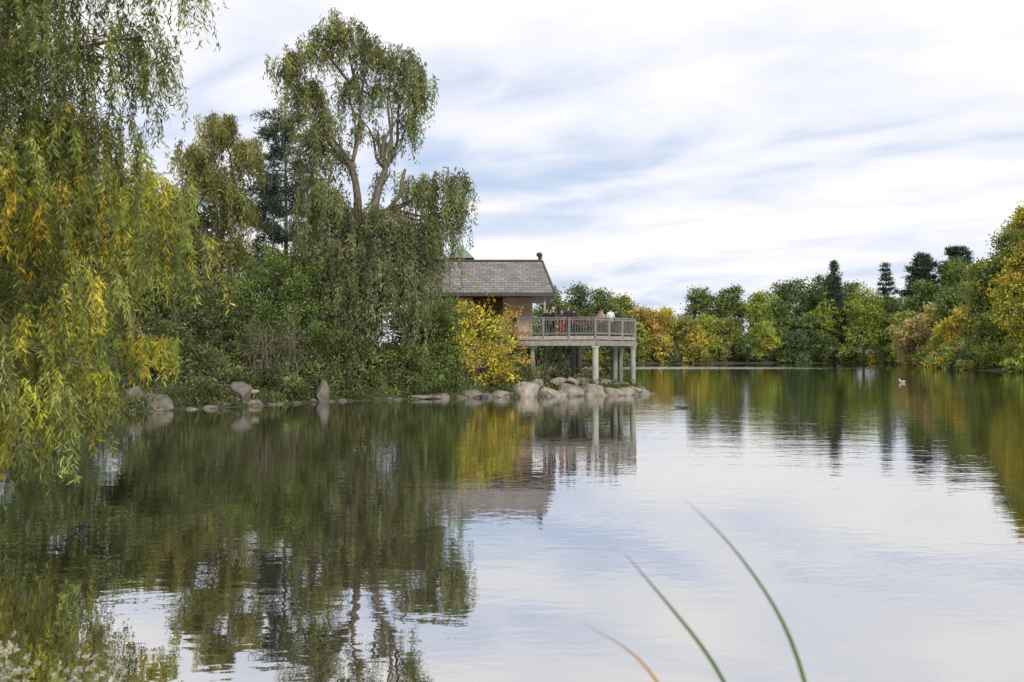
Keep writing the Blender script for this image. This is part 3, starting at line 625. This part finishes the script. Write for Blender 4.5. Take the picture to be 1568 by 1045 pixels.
tree('maple_tree',73.6,153,16,8,FO+FG,ln=.4,nl=18,dens=4.5,per=26)
BG=[(.145,.185,.048),(.12,.15,.042),(.19,.205,.048)]
shrub('shrub',[(70.6,134,2.2,2.4,2,1.9),(74,132,2.4,2.6,2,2.2),(71,139,2.8,2.6,2,2.5),(70.2,146,2.2,2.3,2,2.),(78,130,2.4,3,2,2.3)],BG,9,24,.35,.34,.2)
shrub('shrub',[(71.5,152,2.2,2.6,2,2.),(76,163,2.4,3,2,2.4),(79,172,2.6,3,2,2.6)],FT+FG,7,22,.4,.4,.24)
def conifer(name,*a,**k):
    mb=MB();pine(mb,*a,**k);mb.obj(name,[M_needle,M_bark])
conifer('spruce_tree',87.5,270,27.5,5.0,DK,gz(87.5,270),tiers=26,start=.1,droop=-.1,ln=.8,w=.22,per=10,gap=.15,taper=.9,sg=.3)
conifer('spruce_tree',101.5,270,26,6.2,DK,gz(101.5,270),tiers=18,start=.1,droop=.25,ln=.8,w=.2,per=10,gap=.2,taper=.8,sg=.3)
conifer('pine_tree',109.5,266,28,5.0,DK,gz(109.5,266),tiers=13,start=.45,droop=.1,ln=.9,w=.24,per=16,gap=.25,taper=.25,sg=.5)
conifer('pine_tree',117.5,262,29.5,5.2,DK,gz(117.5,262),tiers=13,start=.45,droop=.1,ln=.9,w=.24,per=16,gap=.25,taper=.25,sg=.5)

# ------------------------------------------------------------------ near plants
def blade(mb,pts,w,c):
    pts=np.array(pts,float);k=24;s=np.linspace(0,len(pts)-1,k)
    Pq=np.stack([np.interp(s,range(len(pts)),pts[:,i]) for i in range(3)],1)
    for _ in range(6): Pq[1:-1]=(Pq[:-2]+2*Pq[1:-1]+Pq[2:])/4
    t=np.linspace(0,1,k);ww=w*np.minimum(1,(1-t)*1.9+.03)
    T_=nrm(np.gradient(Pq,axis=0));S=nrm(np.cross(T_,[0.1,1,0.1]))
    ctr=Pq+np.array([0,.002,0]);V=np.stack([Pq-S*ww[:,None]/2,ctr,Pq+S*ww[:,None]/2],1).reshape(-1,3);F=[]
    for i in range(k-1):
        for j in (0,1): F.append([3*i+j,3*i+j+1,3*i+j+4,3*i+j+3])
    mb.add(V,F,c,0,True)
mb=MB()
blade(mb,[(.62,1.5,.75),(.53,1.5,1.4),(.447,1.5,1.856),(.40,1.5,1.97),(.321,1.5,2.077),(.257,1.5,2.134)],.0065,(.11,.17,.05))
blade(mb,[(.6,1.55,.75),(.46,1.52,1.5),(.331,1.5,1.856),(.252,1.5,1.954),(.198,1.5,2.018),(.165,1.5,2.056)],.006,(.11,.17,.05))
blade(mb,[(.55,1.5,.75),(.38,1.5,1.5),(.227,1.5,1.856),(.173,1.5,1.91),(.109,1.5,1.945)],.0055,(.6,.32,.1))
mb.obj('reed_blades',[M_leaf])
mb=MB();FL=[(.42,.40,.35),(.52,.5,.43),(.36,.31,.36)];GL=[(.12,.15,.07),(.10,.13,.06)]
for k in range(22):
    x=-1.59+R.normal()*.045;y=3.1+R.normal()*.12;top=1.42-abs(x+1.6)*.8+R.normal()*.025
    if k%5==0: x=-1.32+R.normal()*.04;top=1.35+R.normal()*.012
    p=limb(mb,(x+R.normal()*.05,y,.75),(x,y,top),.003,.0015,.02,7,sides=4)
    q=p[R.integers(3,7,40)]+R.normal(size=(40,3))*.018;leaves(mb,q,R.normal(size=q.shape),.03,.008,pal(GL,40))
    for h_ in range(8):
        c_=p[-1]+R.normal(size=3)*np.array([.028,.028,.03]);m_=14
        q=c_+R.normal(size=(m_,3))*.003;leaves(mb,q,R.normal(size=q.shape)+np.array([0,-.2,.5]),.012,.006,pal(FL,m_,.1))
mb.obj('aster_plant',[M_leaf,M_bark])

# ------------------------------------------------------------------ world, sun, camera
w=bpy.data.worlds.new('World');scene.world=w;w.use_nodes=True;nt=w.node_tree;nt.nodes.clear();L=nt.links.new
out=N(nt,'ShaderNodeOutputWorld');tc=N(nt,'ShaderNodeTexCoord')
SE,SA=math.radians(38),math.radians(150)
sky=N(nt,'ShaderNodeTexSky');sky.sky_type='NISHITA';sky.sun_disc=False;sky.sun_elevation=SE;sky.sun_rotation=SA;sky.air_density=1.;sky.dust_density=2
b1=N(nt,'ShaderNodeBackground');L(sky.outputs[0],b1.inputs[0]);b1.inputs[1].default_value=.15
sp=N(nt,'ShaderNodeSeparateXYZ');L(tc.outputs['Generated'],sp.inputs[0])
zz=math_(nt,'ADD',math_(nt,'MAXIMUM',sp.outputs[2],0.),.13)
u=math_(nt,'DIVIDE',sp.outputs[0],zz);v=math_(nt,'DIVIDE',sp.outputs[1],zz)
az=math.radians(-58);du,dv=math.sin(az),math.cos(az)
al=math_(nt,'ADD',math_(nt,'MULTIPLY',u,du),math_(nt,'MULTIPLY',v,dv))
ac=math_(nt,'ADD',math_(nt,'MULTIPLY',u,dv),math_(nt,'MULTIPLY',v,-du))
def skn(sa,sc_,scale,det,dist,off):
    cb=N(nt,'ShaderNodeCombineXYZ');L(math_(nt,'MULTIPLY',al,sa),cb.inputs[0]);L(math_(nt,'MULTIPLY',ac,sc_),cb.inputs[1]);cb.inputs[2].default_value=off
    n=N(nt,'ShaderNodeTexNoise');n.inputs['Scale'].default_value=scale;n.inputs['Detail'].default_value=det;n.inputs['Roughness'].default_value=.5;n.inputs['Distortion'].default_value=dist
    L(cb.outputs[0],n.inputs['Vector']);return n.outputs['Fac']
n1=skn(.34,1,.75,3,.2,0.);n2=skn(.75,1,2.6,5,.3,3.)
cl=math_(nt,'ADD',math_(nt,'MULTIPLY',n1,.64),math_(nt,'MULTIPLY',n2,.36))
mask=ramp(nt,cl,[(.38,(.65,)*3),(.47,(1,)*3)])
ccol=ramp(nt,cl,[(.38,(.56,.65,.86)),(.46,(.78,.82,.93)),(.54,(.97,.95,.94))])
b2=N(nt,'ShaderNodeBackground');L(ccol,b2.inputs[0]);b2.inputs[1].default_value=1.07
mx=N(nt,'ShaderNodeMixShader');L(mask,mx.inputs[0]);L(b1.outputs[0],mx.inputs[1]);L(b2.outputs[0],mx.inputs[2]);L(mx.outputs[0],out.inputs[0])
sl=bpy.data.lights.new('sun','SUN');sl.energy=2.9;sl.angle=math.radians(12);sl.color=(1,.945,.84)
so=bpy.data.objects.new('sun',sl);COL.objects.link(so)
dirv=Vector((math.sin(SA)*math.cos(SE),math.cos(SA)*math.cos(SE),math.sin(SE)));so.rotation_euler=dirv.to_track_quat('Z','Y').to_euler();so.location=dirv*100
cd=bpy.data.cameras.new('camera');cam=bpy.data.objects.new('camera',cd);COL.objects.link(cam)
cd.lens=35;cd.sensor_width=36;cd.clip_end=6000;cam.location=(0,0,CAM_H)
cam.rotation_euler=(math.radians(90)+math.atan(20.5/1524),0,0)
cd.dof.use_dof=True;cd.dof.focus_distance=50;cd.dof.aperture_fstop=5.0
scene.camera=cam
scene.view_settings.view_transform='Standard';scene.view_settings.look='None';scene.view_settings.exposure=0
